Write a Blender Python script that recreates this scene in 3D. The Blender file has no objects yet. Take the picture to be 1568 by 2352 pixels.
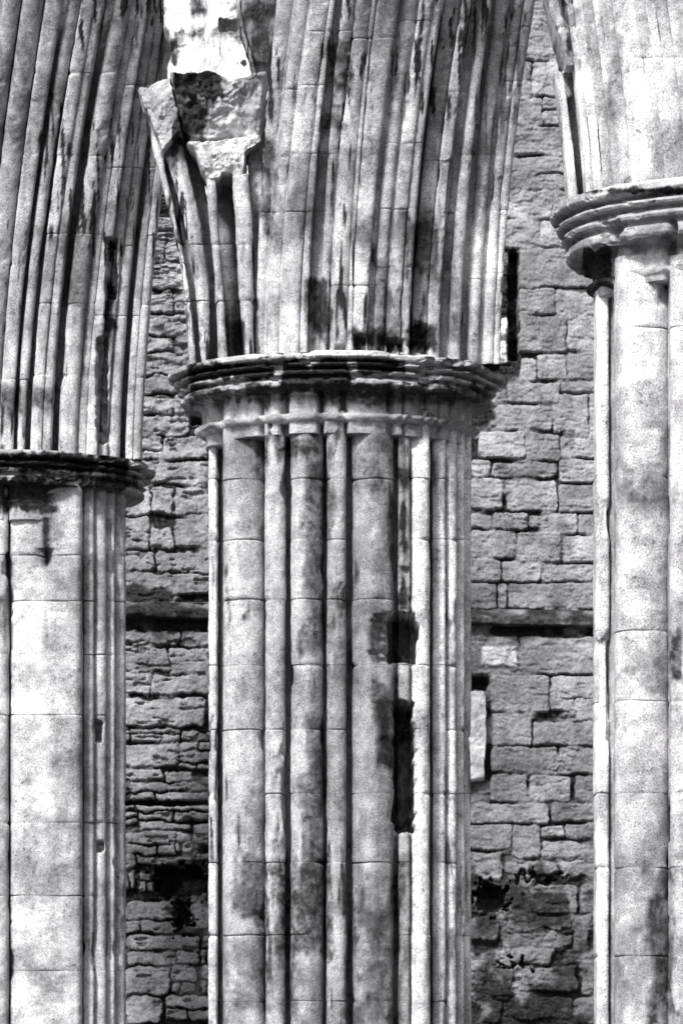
import bpy, math
import numpy as np

# ------------------------------------------------------------------ camera, sky, sun, exposure
S = bpy.context.scene
COL = S.collection
PXW, PXH = 1568.0, 2352.0          # the photograph's frame as I measured it
FOC, HOR, CX = 11500.0, 2600.0, 784.0   # focal length in those units, horizon row, principal column
CAMZ = 1.6
cam = bpy.data.cameras.new('camera')
camo = bpy.data.objects.new('camera', cam); COL.objects.link(camo)
camo.location = (0, 0, CAMZ); camo.rotation_euler = (math.radians(90), 0, 0)
cam.sensor_fit = 'HORIZONTAL'; cam.sensor_width = 36.0
cam.lens = 36.0 * FOC / PXW
cam.shift_y = (HOR - PXH / 2) / PXW
cam.clip_start = 0.5; cam.clip_end = 3000
S.camera = camo

SUN_EL, SUN_AZ = 41.0, 27.0        # height; degrees to the left of the line of sight, in front of the piers
w = bpy.data.worlds.new('World'); S.world = w; w.use_nodes = True
nt = w.node_tree; nt.nodes.clear()
sky = nt.nodes.new('ShaderNodeTexSky'); sky.sky_type = 'NISHITA'; sky.sun_disc = False
sky.sun_elevation = math.radians(SUN_EL); sky.sun_rotation = math.radians(180 + SUN_AZ)
sky.air_density = 1.0; sky.dust_density = 3.0
bw = nt.nodes.new('ShaderNodeRGBToBW')
tint = nt.nodes.new('ShaderNodeVectorMath'); tint.operation = 'MULTIPLY'; tint.inputs[1].default_value = (1.0, 0.992, 1.012)
bg = nt.nodes.new('ShaderNodeBackground'); bg.inputs['Strength'].default_value = 0.095
wo = nt.nodes.new('ShaderNodeOutputWorld')
nt.links.new(sky.outputs[0], bw.inputs[0]); nt.links.new(bw.outputs[0], tint.inputs[0])
# white cloud bank low in the sky beyond the ruin
geo = nt.nodes.new('ShaderNodeNewGeometry'); sx = nt.nodes.new('ShaderNodeSeparateXYZ'); nt.links.new(geo.outputs['Incoming'], sx.inputs[0])
cn = nt.nodes.new('ShaderNodeTexNoise'); cn.inputs['Scale'].default_value = 5; cn.inputs['Detail'].default_value = 6; nt.links.new(geo.outputs['Incoming'], cn.inputs['Vector'])
def _mr(sock, a, b, c, d):
    n = nt.nodes.new('ShaderNodeMapRange'); n.interpolation_type = 'SMOOTHSTEP'
    for q, v in zip((1, 2, 3, 4), (a, b, c, d)): n.inputs[q].default_value = v
    nt.links.new(sock, n.inputs[0]); return n.outputs[0]
def _mu(a, b):
    n = nt.nodes.new('ShaderNodeMath'); n.operation = 'MULTIPLY'; nt.links.new(a, n.inputs[0]); nt.links.new(b, n.inputs[1]); return n.outputs[0]
cm = _mu(_mu(_mr(sx.outputs['Y'], -.3, -.8, 0, 1), _mr(sx.outputs['Z'], -.42, -.2, 0, 1)), _mr(cn.outputs['Fac'], .3, .5, .75, 1))
cmix = nt.nodes.new('ShaderNodeMix'); cmix.data_type = 'RGBA'; cmix.inputs[7].default_value = (7.0, 6.95, 7.1, 1)
nt.links.new(cm, cmix.inputs[0]); nt.links.new(tint.outputs[0], cmix.inputs[6])
nt.links.new(cmix.outputs[2], bg.inputs[0]); nt.links.new(bg.outputs[0], wo.inputs[0])
sl = bpy.data.lights.new('sun', 'SUN'); sl.energy = 3.0; sl.angle = math.radians(10); sl.color = (1.0, 0.995, 1.01)
so = bpy.data.objects.new('sun', sl); COL.objects.link(so)
so.location = (-20, 5, 30)
so.rotation_euler = (math.radians(90 - SUN_EL), 0, math.radians(-SUN_AZ))
vs = S.view_settings
vs.view_transform = 'Standard'; vs.look = 'None'; vs.gamma = 1.0; vs.exposure = 0.76
S.cycles.max_bounces = 5; S.cycles.diffuse_bounces = 2; S.cycles.filter_width = 1.7

# ------------------------------------------------------------------ maths helpers
def wx(px, Y): return (np.asarray(px, float) - CX) / FOC * Y
def wz(py, Y): return CAMZ + (HOR - np.asarray(py, float)) / FOC * Y
def px_of(X, Y): return CX + FOC * X / Y
def py_of(Z, Y): return HOR - FOC * (Z - CAMZ) / Y
def sstep(a, b, x):
    t = np.clip((x - a) / (b - a + 1e-9), 0, 1); return t * t * (3 - 2 * t)

def _hash(i, j, k, seed):
    h = (i.astype(np.int64) * 374761393 + j.astype(np.int64) * 668265263 + k.astype(np.int64) * 2147483647 + seed * 1274126177) & 0xffffffff
    h = ((h ^ (h >> 13)) * 1274126177) & 0xffffffff
    h = ((h ^ (h >> 16)) * 2246822519) & 0xffffffff
    return ((h ^ (h >> 15)) & 0xffffff) / float(0xffffff)
def vnoise(x, y, z, seed=0):
    x, y, z = np.broadcast_arrays(np.asarray(x, float), np.asarray(y, float), np.asarray(z, float))
    i, j, k = np.floor(x), np.floor(y), np.floor(z)
    u, v, t = x - i, y - j, z - k
    u = u * u * (3 - 2 * u); v = v * v * (3 - 2 * v); t = t * t * (3 - 2 * t)
    r = 0
    for a in (0, 1):
        for b in (0, 1):
            for c in (0, 1):
                r = r + _hash(i + a, j + b, k + c, seed) * (u if a else 1 - u) * (v if b else 1 - v) * (t if c else 1 - t)
    return r * 2 - 1
def fbm(x, y, z, seed=0, oct=3):
    r, a, f = 0, 1.0, 1.0
    for o in range(oct):
        r = r + a * vnoise(x * f, y * f, z * f, seed + o * 17); a *= .5; f *= 2.1
    return r
def rect_sd(px, py, x0, y0, x1, y1, r=0.0):
    cx, cy, hx, hy = (x0 + x1) / 2, (y0 + y1) / 2, (x1 - x0) / 2 - r, (y1 - y0) / 2 - r
    qx, qy = np.abs(px - cx) - hx, np.abs(py - cy) - hy
    return np.hypot(np.maximum(qx, 0), np.maximum(qy, 0)) + np.minimum(np.maximum(qx, qy), 0) - r

# ------------------------------------------------------------------ materials
def stone(name, base=0.55, blotch=(0.55, 1.15), speck=0.5, bump=0.5, dark=0.02, streak=0.3, scale=1.0, crust=0.8):
    m = bpy.data.materials.new(name); m.use_nodes = True
    t = m.node_tree; t.nodes.clear(); N = t.nodes.new; L = t.links.new
    out = N('ShaderNodeOutputMaterial'); pr = N('ShaderNodeBsdfPrincipled')
    pr.inputs['Roughness'].default_value = 0.95; pr.inputs['Specular IOR Level'].default_value = 0.08
    g = N('ShaderNodeNewGeometry')
    def noise(sc, det, rough=.55, stretch=None):
        n = N('ShaderNodeTexNoise'); n.inputs['Scale'].default_value = sc; n.inputs['Detail'].default_value = det; n.inputs['Roughness'].default_value = rough
        if stretch:
            mp = N('ShaderNodeMapping'); mp.inputs['Scale'].default_value = stretch; L(g.outputs['Position'], mp.inputs[0]); L(mp.outputs[0], n.inputs['Vector'])
        else: L(g.outputs['Position'], n.inputs['Vector'])
        return n.outputs['Fac']
    def rng(s, a, b, c, d):
        r = N('ShaderNodeMapRange'); r.inputs[1].default_value = a; r.inputs[2].default_value = b; r.inputs[3].default_value = c; r.inputs[4].default_value = d; L(s, r.inputs[0]); return r.outputs[0]
    def mul(a, b, op='MULTIPLY'):
        n = N('ShaderNodeMath'); n.operation = op
        for q, v in enumerate((a, b)):
            if isinstance(v, (int, float)): n.inputs[q].default_value = v
            else: L(v, n.inputs[q])
        return n.outputs[0]
    def attr(nm):
        a = N('ShaderNodeAttribute'); a.attribute_name = nm; return a.outputs['Fac']
    n1 = noise(1.9 * scale, 7, .62); n2 = noise(13 * scale, 5, .6); n3 = noise(110 * scale, 3, .85)
    n4 = noise(1.0, 5, .6, (8 * scale, 8 * scale, 1.0 * scale)); n5 = noise(30 * scale, 3, .6)
    v = mul(rng(n1, .36, .62, blotch[0], blotch[1]), base)
    n6 = noise(4.6 * scale, 6, .65)
    v = mul(v, rng(n6, .36, .6, .6, 1.14))
    v = mul(v, rng(n2, .3, .7, .78, 1.18))
    v = mul(v, rng(n4, .34, .6, 1 - streak, 1.06))
    v = mul(v, rng(n3, .28, .72, 1 - speck, 1 + speck))
    v = mul(v, attr('tone'))
    crustn = mul(rng(n4, .42, .68, 0, 1), rng(n6, .34, .64, .1, 1))
    patch = mul(rng(n1, .48, .68, 0, .75), rng(n5, .30, .66, .2, 1))
    da = attr('dirt_shade')
    soft = mul(mul(mul(crustn, patch, 'MAXIMUM'), crust), rng(n3, .3, .7, .25, .85))
    brk = mul(mul(n2, .45), mul(mul(n5, .35), mul(n3, .3), 'ADD'), 'ADD')      # about .3 to .8
    d = mul(mul(da, .58), brk, 'ADD')
    d = rng(d, .64, 1.0, 0, 1)
    d = mul(d, mul(da, .35), 'MAXIMUM')
    d = mul(d, soft, 'MAXIMUM')
    pits = mul(rng(n5, .585, .66, 0.0, .75), rng(n6, .38, .56, 1, 0.0))
    d = mul(d, pits, 'MAXIMUM')
    cl = N('ShaderNodeClamp'); L(d, cl.inputs[0])
    mx = N('ShaderNodeMix'); mx.data_type = 'FLOAT'
    L(cl.outputs[0], mx.inputs[0]); L(v, mx.inputs[2]); L(mul(rng(n5, .3, .7, .3, 2.4), dark), mx.inputs[3])
    sc = N('ShaderNodeVectorMath'); sc.operation = 'MULTIPLY'; sc.inputs[1].default_value = (1.0, .99, 1.012)
    L(mx.outputs[0], sc.inputs[0]); L(sc.outputs[0], pr.inputs['Base Color'])
    b = N('ShaderNodeBump'); b.inputs['Strength'].default_value = bump; b.inputs['Distance'].default_value = .02
    h = mul(mul(n2, 1.0), mul(n5, .5), 'ADD'); h = mul(h, mul(n3, .25), 'ADD')
    L(h, b.inputs['Height']); L(b.outputs[0], pr.inputs['Normal']); L(pr.outputs[0], out.inputs[0])
    return m
M_PIER = stone('pale limestone', .66, speck=1.0)
M_ARCH = stone('moulded limestone', .66, streak=.38, speck=1.0)
M_CAP = stone('carved limestone', .62, blotch=(.45, 1.1), bump=.8, speck=.6, crust=1.1)
M_WALL = stone('rubble stone', .35, blotch=(.75, 1.1), speck=.8, bump=.4, streak=.15, crust=.55)
M_FRAG = stone('broken stone', .60, bump=.7)
M_WHITE = stone('bleached stone', .80, blotch=(.8, 1.1), speck=.4, crust=.3)
M_GRASS = stone('worn turf', .10, bump=1.0)

# ------------------------------------------------------------------ object helpers
def thing(name, label, cat, loc, group=None):
    o = bpy.data.objects.new(name, None); COL.objects.link(o); o.location = loc
    o.empty_display_size = .3
    o['label'] = label; o['category'] = cat
    if group: o['group'] = group
    return o
def mesh(name, V, quads, tris, mat, parent=None, tone=None, dirt_shade=None, smooth=True):
    V = np.asarray(V, float).reshape(-1, 3)
    me = bpy.data.meshes.new(name)
    quads = np.asarray(quads, np.int32).reshape(-1, 4); tris = np.asarray(tris, np.int32).reshape(-1, 3)
    me.vertices.add(len(V)); me.vertices.foreach_set('co', V.ravel().astype(np.float32))
    nl = quads.size + tris.size
    me.loops.add(nl); me.loops.foreach_set('vertex_index', np.concatenate([quads.ravel(), tris.ravel()]))
    me.polygons.add(len(quads) + len(tris))
    st = np.concatenate([np.arange(len(quads)) * 4, quads.size + np.arange(len(tris)) * 3]).astype(np.int32)
    me.polygons.foreach_set('loop_start', st)
    me.polygons.foreach_set('use_smooth', np.full(len(st), smooth))
    me.update(calc_edges=True); me.validate()
    for nm, a, dflt in (('tone', tone, 1.0), ('dirt_shade', dirt_shade, 0.0)):
        at = me.attributes.new(nm, 'FLOAT', 'POINT')
        arr = np.full(len(V), dflt, np.float32) if a is None else np.asarray(a, np.float32).ravel()
        at.data.foreach_set('value', arr)
    me.materials.append(mat)
    o = bpy.data.objects.new(name, me); COL.objects.link(o)
    if parent is not None: o.parent = parent
    return o
def tube_faces(R, N):
    """quads of an R x N grid closed round N, with a centre fan at both ends (two more vertices at the end)"""
    r = np.arange(R - 1)[:, None]; c = np.arange(N)[None, :]; c2 = (c + 1) % N
    q = np.stack([r * N + c, r * N + c2, (r + 1) * N + c2, (r + 1) * N + c], -1).reshape(-1, 4)
    c = np.arange(N); c2 = (c + 1) % N
    t = np.concatenate([np.stack([np.full(N, R * N), c2, c], -1), np.stack([np.full(N, R * N + 1), (R - 1) * N + c, (R - 1) * N + c2], -1)])
    return q, t

# unit section: x in -1..1, depth 0 (front) .. ; returned counter-clockwise as (x, y) with y to the back
def section(kind, n=26):
    a = np.linspace(0, 2 * np.pi, n, endpoint=False) - np.pi / 2
    c, s = np.cos(a), np.sin(a)
    kb = (np.abs(c) ** 6 + np.abs(s) ** 6) ** (-1 / 6.)
    if kind == 'roll': return np.stack([np.where(s > 0, c * kb, c), np.where(s > 0, s * kb, s) + 1], 1), 'w'
    if kind == 'keel':
        r = 1 + .16 * np.exp(-((a + np.pi / 2) / .33) ** 2) + .16 * np.exp(-((a - 1.5 * np.pi) / .33) ** 2)
        return np.stack([np.where(s > 0, c * kb, c * r) * .97, np.where(s > 0, s * kb, s * r) + 1.16], 1), 'w'
    if kind == 'soft':
        k = (np.abs(c) ** 3.2 + np.abs(s) ** 3.2) ** (-1 / 3.2)
        return np.stack([c * k, s * k * .75 + .75], 1), 'w'
    p = 7.0
    k = (np.abs(c) ** p + np.abs(s) ** p) ** (-1 / p)
    return np.stack([c * k, s * k + 1], 1), 'd'      # squared fillet, depth given apart

PUSH, STAIN_SHADE, LIGHT = [], [], []     # (x0,y0,x1,y1,depth) broken pieces; (x0,y0,x1,y1,amount,softness) darker: stains and painted shade; paler: light stone and painted light

def marks(Xw, Yw, Zw, seed, jit=5.5):
    px, py = px_of(Xw, Yw), py_of(Zw, Yw)
    ja = fbm(px / 18, py / 18, 3.1, 4, 4) * jit; jb = fbm(px / 18, py / 18, 12.1, 9, 4) * jit
    pu = np.zeros_like(px); di = np.zeros_like(px); li = np.zeros_like(px)
    for (x0, y0, x1, y1, d) in PUSH:
        pu = np.maximum(pu, (d + min(.06, .35 * d) * vnoise(px / 9, py / 9, seed * 0 + 2, 91)) * sstep(1.5, -1.5, rect_sd(px + ja * min(1.3, min(x1 - x0, y1 - y0) / 50) ** 1.5, py + jb * .9, x0, y0, x1, y1, (.3 if x1 - x0 < 22 and y1 - y0 < 50 else .1) * min(x1 - x0, y1 - y0))))
    ja2 = .6 * fbm(px / 13, py / 80, 1.7, 3, 4) + .55 * fbm(px / 34, py / 60, 5.7, 6, 4); 
    for (x0, y0, x1, y1, a, s) in STAIN_SHADE:
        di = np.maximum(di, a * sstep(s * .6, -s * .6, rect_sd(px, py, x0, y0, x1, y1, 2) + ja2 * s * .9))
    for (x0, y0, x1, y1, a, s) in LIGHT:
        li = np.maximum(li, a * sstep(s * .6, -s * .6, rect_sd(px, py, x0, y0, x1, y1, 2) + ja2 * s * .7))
    return pu, np.clip(di * 1.35, 0, 1), li

def rib(name, kind, rows, front, parent, mat, joints=(), lean=None, depth=.22, seed=0, amp=.004, step=3.4, power=None, fine=None, flare=None, tone=1.0, end_rough=0.0, course_tone=.14, label=None, back=.42, jk=1.0, flat=1.0, blocks=0, chipmax=.03, streaks=.9):
    """one long moulding: rows = (y, left, right) in photo units read at the moulding's own distance; front = world Y of its face;
    lean(h) shifts the face along the sight line with height"""
    rows = sorted(rows, key=lambda r: -r[0]); ys = np.array([r[0] for r in rows], float)
    yb, yt = ys[0], ys[-1]
    lo, hi = (fine if fine else (yb, yt))
    y = [yb]
    while y[-1] > yt:
        y.append(y[-1] - (step if hi - 20 <= y[-1] <= lo + 20 else 60))
    y[-1] = yt; y = np.array(y)
    for j in joints:
        if yt + 8 < j < yb - 8: y = np.concatenate([y, [j - 3.6, j - 2.2, j - 1, j, j + 1, j + 2.2, j + 3.6]])
    y = np.unique(np.round(y, 2))[::-1]
    if power:
        t = ((yb - y) / (yb - yt)) ** power
        xa = rows[0][1] + (rows[-1][1] - rows[0][1]) * t; xb = rows[0][2] + (rows[-1][2] - rows[0][2]) * t
    else:
        xa = np.interp(-y, -ys, [r[1] for r in rows]); xb = np.interp(-y, -ys, [r[2] for r in rows])
        if len(rows) > 2:
            k = np.hanning(41); k /= k.sum()
            f = lambda v: np.convolve(np.pad(v, 20, mode='reflect', reflect_type='odd'), k, 'valid')
            if len(y) > 60: xa, xb = f(xa), f(xb)
    sec, mode = section(kind)
    N, R = len(sec), len(y)
    h = (yb - y) / FOC * front
    Yf = front + (lean(h) if lean is not None else 0 * h)
    wpx = (xb - xa) / 2; cpx = (xa + xb) / 2
    rad = wpx / FOC * Yf
    dep = rad * flat if mode == 'w' else np.full(R, depth / 2)
    sy = np.repeat(sec[None, :, 1], R, 0)
    Yg = Yf[:, None] + (np.where(sy <= 1.05, sy * dep[:, None], 1.05 * dep[:, None] + (sy - 1.05) * np.maximum(dep[:, None], back - dep[:, None])) if mode == 'w' else sy * dep[:, None])
    Yc = (Yf + rad) if mode == 'w' else Yf
    Xg = wx(cpx, Yc)[:, None] + sec[None, :, 0] * rad[:, None]
    Zg = np.repeat(wz(y, Yf)[:, None], N, 1)
    # outward direction in plan
    d = np.roll(sec, -1, 0) - np.roll(sec, 1, 0); nx, ny = d[:, 1], -d[:, 0]; l = np.hypot(nx, ny) + 1e-9; nx, ny = nx / l, ny / l
    ny2 = np.tile(ny, (R, 1)); nx2 = np.tile(nx, (R, 1))
    disp = amp * fbm(Xg * 7, Yg * 7, Zg * 5, seed, 3) + amp * .5 * vnoise(Xg * 30, Yg * 30, Zg * 30, seed + 2)
    rs = np.random.RandomState(seed + 11)
    sp = fbm(Xg * 5, Yg * 5 + seed, Zg * 2.2, seed + 21, 4)
    disp = disp - np.minimum(chipmax, np.maximum(0, sp - .58) * .13) - .006 * np.maximum(0, vnoise(Xg * 18, Yg * 18, Zg * 11, seed + 8) - .2)
    jl = np.sort(np.array([j for j in joints], float))
    ci = np.searchsorted(jl, y) if len(jl) else np.zeros(R, int)
    offs = rs.uniform(-.0028, .0022, len(jl) + 1); tn = rs.uniform(1 - course_tone * .5, 1 + course_tone * .3, len(jl) + 1) * np.random.RandomState(blocks + 5).uniform(1 - course_tone, 1 + course_tone * .6, len(jl) + 1)
    disp = disp + offs[ci][:, None]
    T = np.tile((tn[ci] * tone)[:, None], (1, N)); D = np.zeros((R, N))
    for j in jl:
        jj = j + 1.2 * vnoise(Xg * 9, Yg * 3, 0, seed + 31)
        g = np.exp(-((y[:, None] - jj) / 1.5) ** 2) * jk * (.12 + .9 * sstep(-.25, .5, vnoise(Xg * 6, j, seed, 77)))
        disp = disp - .011 * g; D = np.maximum(D, .75 * g)
        edge = np.exp(-((y[:, None] - jj) / 5) ** 2) * np.maximum(0, vnoise(Xg * 14, j * .3, seed, 5) - .25) * 1.4
        disp = disp - .02 * edge * jk
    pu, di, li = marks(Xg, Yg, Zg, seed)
    if end_rough: Zg = Zg + end_rough * np.linspace(0, 1, R)[:, None] ** 12 * fbm(Xg * 9, Yg * 9, seed, seed, 2)
    Xg = Xg + nx2 * disp; Yg = Yg + ny2 * disp + pu
    pxx, pyy = px_of(Xg, Yg), py_of(Zg, Yg)
    stv = sstep(.12, .6, fbm(pxx / 9, pyy / 120, Yg * 3, seed % 7, 3)) * sstep(-.25, .4, fbm(pxx / 130, pyy / 170, 2, 13, 3))
    D = np.maximum(D, streaks * stv)
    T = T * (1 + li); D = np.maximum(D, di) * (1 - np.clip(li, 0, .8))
    V = np.stack([Xg, Yg, Zg], -1).reshape(-1, 3)
    V = np.concatenate([V, [V[:N].mean(0), V[-N:].mean(0)]]) - np.array(parent.location)[None]
    q, t = tube_faces(R, N)
    T = np.concatenate([T.ravel(), [1, 1]]); D = np.concatenate([D.ravel(), [0, 0]])
    o = mesh(name, V, q, t, mat, parent, T, D)
    if label: o['label'] = label
    return o

def body(name, poly, y_rows, lean, parent, mat, front, seed=0, amp=.006, shift=None, tone=.9):
    """solid core behind the mouldings: poly = plan outline in world (X, Y) at the bottom row; shift(h) moves it in plan"""
    P = np.asarray(poly, float); seg = []
    for a, b in zip(P, np.roll(P, -1, 0)):
        n = max(2, int(np.hypot(*(b - a)) / .03)); seg.append(a + (b - a) * np.linspace(0, 1, n, endpoint=False)[:, None])
    P = np.concatenate(seg); N = len(P); y = np.asarray(y_rows, float); R = len(y)
    z = wz(y, front); h = z - z[0]
    sx, sy = shift(h) if shift is not None else (0 * h, 0 * h)
    Xg = P[None, :, 0] + sx[:, None]; Yg = P[None, :, 1] + sy[:, None]; Zg = np.repeat(z[:, None], N, 1)
    pu, di, li = marks(Xg, Yg, Zg, seed)
    Yg = Yg + amp * fbm(Xg * 8, Yg * 8, Zg * 8, seed, 3) + pu * (P[None, :, 1] < P[:, 1].mean())
    Xg = Xg + amp * fbm(Xg * 8, Yg * 8, Zg * 8 + 50, seed, 3)
    V = np.stack([Xg, Yg, Zg], -1).reshape(-1, 3)
    V = np.concatenate([V, [V[:N].mean(0), V[-N:].mean(0)]]) - np.array(parent.location)[None]
    q, t = tube_faces(R, N)
    return mesh(name, V, q, t, mat, parent, np.full(len(V), tone), np.concatenate([di.ravel(), [0, 0]]))

def ring(name, prof, parent, mat, R0, z_top, cx=0.0, seed=0, amp=.012, chip=.03, n=360, dirt_shade=0.0, tone=1.0, grooves=(), low=9, zs=1.0, facet=False):
    """solid turned about the pier axis: prof = (radius offset, drop below the top)"""
    prof = np.asarray(prof, float); L = np.concatenate([[0], np.cumsum(np.hypot(*np.diff(prof, axis=0).T))])
    s = np.unique(np.concatenate([np.arange(.45, L[-1], .0045), [0, .2, .4]])); o = np.interp(s, L, prof[:, 0]); d = np.interp(s, L, prof[:, 1])
    if zs != 1: d = np.where(d <= .226, d * zs, .226 * zs + (d - .226) * (.58 - .226 * zs) / .314)
    a = np.linspace(0, 2 * np.pi, n, endpoint=False)
    rr = R0 + o; R = len(s)
    A, O = np.meshgrid(a, rr)
    if facet:      # the right-hand side is cut back straight instead of round
        den = np.cos(A) * .951 - np.sin(A) * .311; lim = O - .22 * np.maximum(0, O - 1)
        O = np.where((den > .3) & (O > .6), np.minimum(O, lim / np.maximum(den, .3)), O)
    Dp = np.repeat(d[:, None], n, 1)
    X = O * np.cos(A); Y = O * np.sin(A); Z = z_top - Dp
    out = sstep(.02, .2, (O - R0) + .02)
    dis = amp * fbm(X * 5, Y * 5, Z * 14, seed, 4) + .4 * amp * fbm(X * 22, Y * 22, Z * 22, seed + 3, 2)
    cn = fbm(X * 4.2, Y * 4.2, Z * 6, seed + 9, 4); ch = chip * (.5 * sstep(.30, .36, cn) + .9 * sstep(.55, .62, cn)) + chip * .35 * sstep(.42, .5, fbm(X * 13, Y * 13, Z * 16, seed + 19, 2))
    f = dis - ch * out
    for gx, gw, gd in grooves:
        f = f - 1.5 * gd * np.exp(-((O * np.cos(A) - gx) / (1.15 * gw)) ** 2) * (np.sin(A) < .2) * sstep(low, low + .1, Dp) * (O > .7)
    X2 = (O + f) * np.cos(A) + cx; Y2 = (O + f) * np.sin(A); Z2 = Z + .7 * amp * fbm(X * 4, Y * 4, 3, seed + 4, 3)
    px = parent.location.x; py = parent.location.y
    _, di, li = marks(X2 + px, Y2 + py, Z2, seed)
    V = np.stack([X2, Y2, Z2], -1).reshape(-1, 3)
    V = np.concatenate([V, [[cx, 0, V[:n, 2].mean()], [cx, 0, V[-n:, 2].mean()]]]); V[:, 2] -= parent.location.z
    q, t = tube_faces(R, n)
    q = q[:, ::-1]; t = t[:, ::-1]
    return mesh(name, V, q, t, mat, parent, np.concatenate([(tone * (1 + li)).ravel(), [1, 1]]), np.concatenate([np.maximum(di, dirt_shade).ravel(), [0, 0]]))

def chunk(name, pts, Yf, thick, parent, mat, seed, amp=.03, tone=1.0, tilt=(0, 0), res=5.0, bev=.05, at=None):
    """a broken lump of masonry: outline in photo units at its own distance Yf, real thickness, rough faces"""
    pts = np.asarray(pts, float)
    seg = []
    for a, b in zip(pts, np.roll(pts, -1, 0)):
        n = max(2, int(np.hypot(*(b - a)) / res)); seg.append(a + (b - a) * np.linspace(0, 1, n, endpoint=False)[:, None])
    P = np.concatenate(seg); N = len(P)
    P = P + np.stack([fbm(P[:, 0] / 14, P[:, 1] / 14, seed, seed, 3), fbm(P[:, 0] / 14, P[:, 1] / 14, seed + 7, seed + 1, 3)], 1) * amp * 90
    c = P.mean(0); lay = []
    ks = [(k, 0) for k in np.linspace(.03, .93, 34)] + [(.965, .06), (.99, .2), (1., .4), (1., 1.)]
    for k, dd in ks: lay.append((c + (P - c) * k, dd))
    lay.append((c + (P - c) * .9, 1.15)); lay.append((c + (P - c) * .3, 1.2))
    Vs = []
    for Q, dd in lay:
        Yv = Yf + dd * thick + (Q[:, 0] - c[0]) / FOC * Yf * tilt[0] - (Q[:, 1] - c[1]) / FOC * Yf * tilt[1]
        X, Z = wx(Q[:, 0], Yf), wz(Q[:, 1], Yf)
        Yv = Yv + amp * 1.6 * fbm(X * 6, Z * 6, dd + seed, seed, 5) + amp * .5 * np.abs(fbm(X * 24, Z * 24, dd, seed + 4, 2))
        Vs.append(np.stack([X, Yv, Z], -1))
    V = np.stack(Vs).reshape(-1, 3); R = len(lay)
    _, di, li = marks(V[:, 0], V[:, 1], V[:, 2], seed)
    V = np.concatenate([V, [V[:N].mean(0), V[-N:].mean(0)]])
    if parent is not None: V = V - np.array(parent.location)[None]
    q, t = tube_faces(R, N)
    return mesh(name, V, q, t, mat, parent, np.concatenate([tone * (1 + li), [1, 1]]), np.concatenate([di, [0, 0]]))
ENV_X = np.array([-1.02, -.97, -.9, -.75, -.5, -.25, 0, .25, .45, .65, .85, 1.02])
ENV_Y = np.array([-.10, -.24, -.46, -.68, -.87, -.97, -1., -.97, -.89, -.74, -.50, -.12])
def env(x): return np.interp(x, ENV_X, ENV_Y)
AENV_Y = np.array([-.10, -.24, -.46, -.68, -.87, -.97, -1., -.98, -.94, -.87, -.77, -.58])
def aenv(x): return np.interp(x, ENV_X, AENV_Y)

PIER = {'l': (-2.90, 43.7), 'c': (0.0, 38.0), 'r': (2.59, 31.5)}
def face(p, mid, rec=0.0, e=env):
    X0, Y0 = PIER[p]; xl = wx(mid, Y0 - .7) - X0
    return Y0 + e(xl) + rec

# ------------------------------------------------------------------ the ground
g = np.array([[-400, -60], [400, -60], [400, 900], [-400, 900]], float)
def ground():
    xs = np.concatenate([np.linspace(-400, -12, 20), np.linspace(-10, 10, 60), np.linspace(12, 400, 20)])
    ys = np.concatenate([np.linspace(-60, 18, 12), np.linspace(20, 60, 120), np.linspace(65, 1500, 20)])
    X, Y = np.meshgrid(xs, ys); Z = .05 * fbm(X * .8, Y * .8, 1, 3, 3) - .03
    C, R = len(xs), len(ys); i = (np.arange(R - 1)[:, None] * C + np.arange(C - 1)[None]).ravel()
    o = mesh('ground', np.stack([X, Y, Z], -1), np.stack([i, i + 1, i + 1 + C, i + C], -1), np.zeros((0, 3), int), M_GRASS)
    o['kind'] = 'structure'; o['label'] = 'worn turf around the foot of the ruined arcade'
ground()

# ------------------------------------------------------------------ piers
def plan(p, rec, xs=.93, xr=.93, back=1.0):
    X0, Y0 = PIER[p]; xx = np.linspace(-xs, xr, 40)
    f = [(X0 + x, Y0 + env(x) + rec) for x in xx]
    a = np.linspace(0, np.pi, 24)
    return f + [(X0 + xr * np.cos(t) if np.cos(t) > 0 else X0 + xs * np.cos(t), Y0 + .05 + back * np.sin(t) * .9) for t in a]

def pier(p, label, shafts, joints, ytop, yring, ringfront):
    X0, Y0 = PIER[p]
    t = thing('clustered_pier', label, 'pier', (X0, Y0, 0), 'clustered piers of the ruined arcade')
    yb = HOR + CAMZ * FOC / (Y0 - .8)
    for i, sh in enumerate(shafts):
        kind, xa, xb, rec = sh[:4]; tone = sh[4] if len(sh) > 4 else 1.0
        fr = face(p, (xa + xb) / 2, rec, (lambda x: .45 * env(x) + .55 * aenv(x)) if p == 'l' else env)
        yb_i = HOR + (CAMZ - .45) * FOC / fr; top_i = yring - 16 if p != 'l' else ytop + 4
        jt = [j + (wx((xa + xb) / 2, Y0) - X0) ** 2 * 2 for j in joints if (int(j) * 7 + i * 29) % 11 > 1]
        rib('shaft' if kind != 'fillet' else 'fillet', kind, [(yb_i, xa, xb), (top_i, xa, xb)], fr, t, M_PIER, jt, blocks=ord(p), flat=.92, streaks={'c': .7, 'l': .3, 'r': .4}[p], seed=100 * ord(p) + i, depth=.36, fine=(2380, top_i), tone=tone,
            lean=None)
    ys = np.concatenate([np.arange(yb, 2380, -60), np.arange(2380, ytop, -8), [ytop]])
    body('core', plan(p, .34), ys, None, t, M_PIER, Y0, seed=ord(p), tone=.75)
    # plinth, below the frame
    a = np.linspace(0, 2 * np.pi, 17)[:-1] + np.pi / 16
    V = []; 
    for r, z in ((1.45, -.1), (1.45, .25), (1.3, .32), (1.3, .42), (1.12, .5)):
        V += [(r * np.cos(q), r * np.sin(q), z) for q in a]
    V += [(0, 0, -.1), (0, 0, .5)]
    q, tr = tube_faces(5, 16)
    mesh('plinth', V, q, tr, M_PIER, t, smooth=False)
    return t

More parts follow.
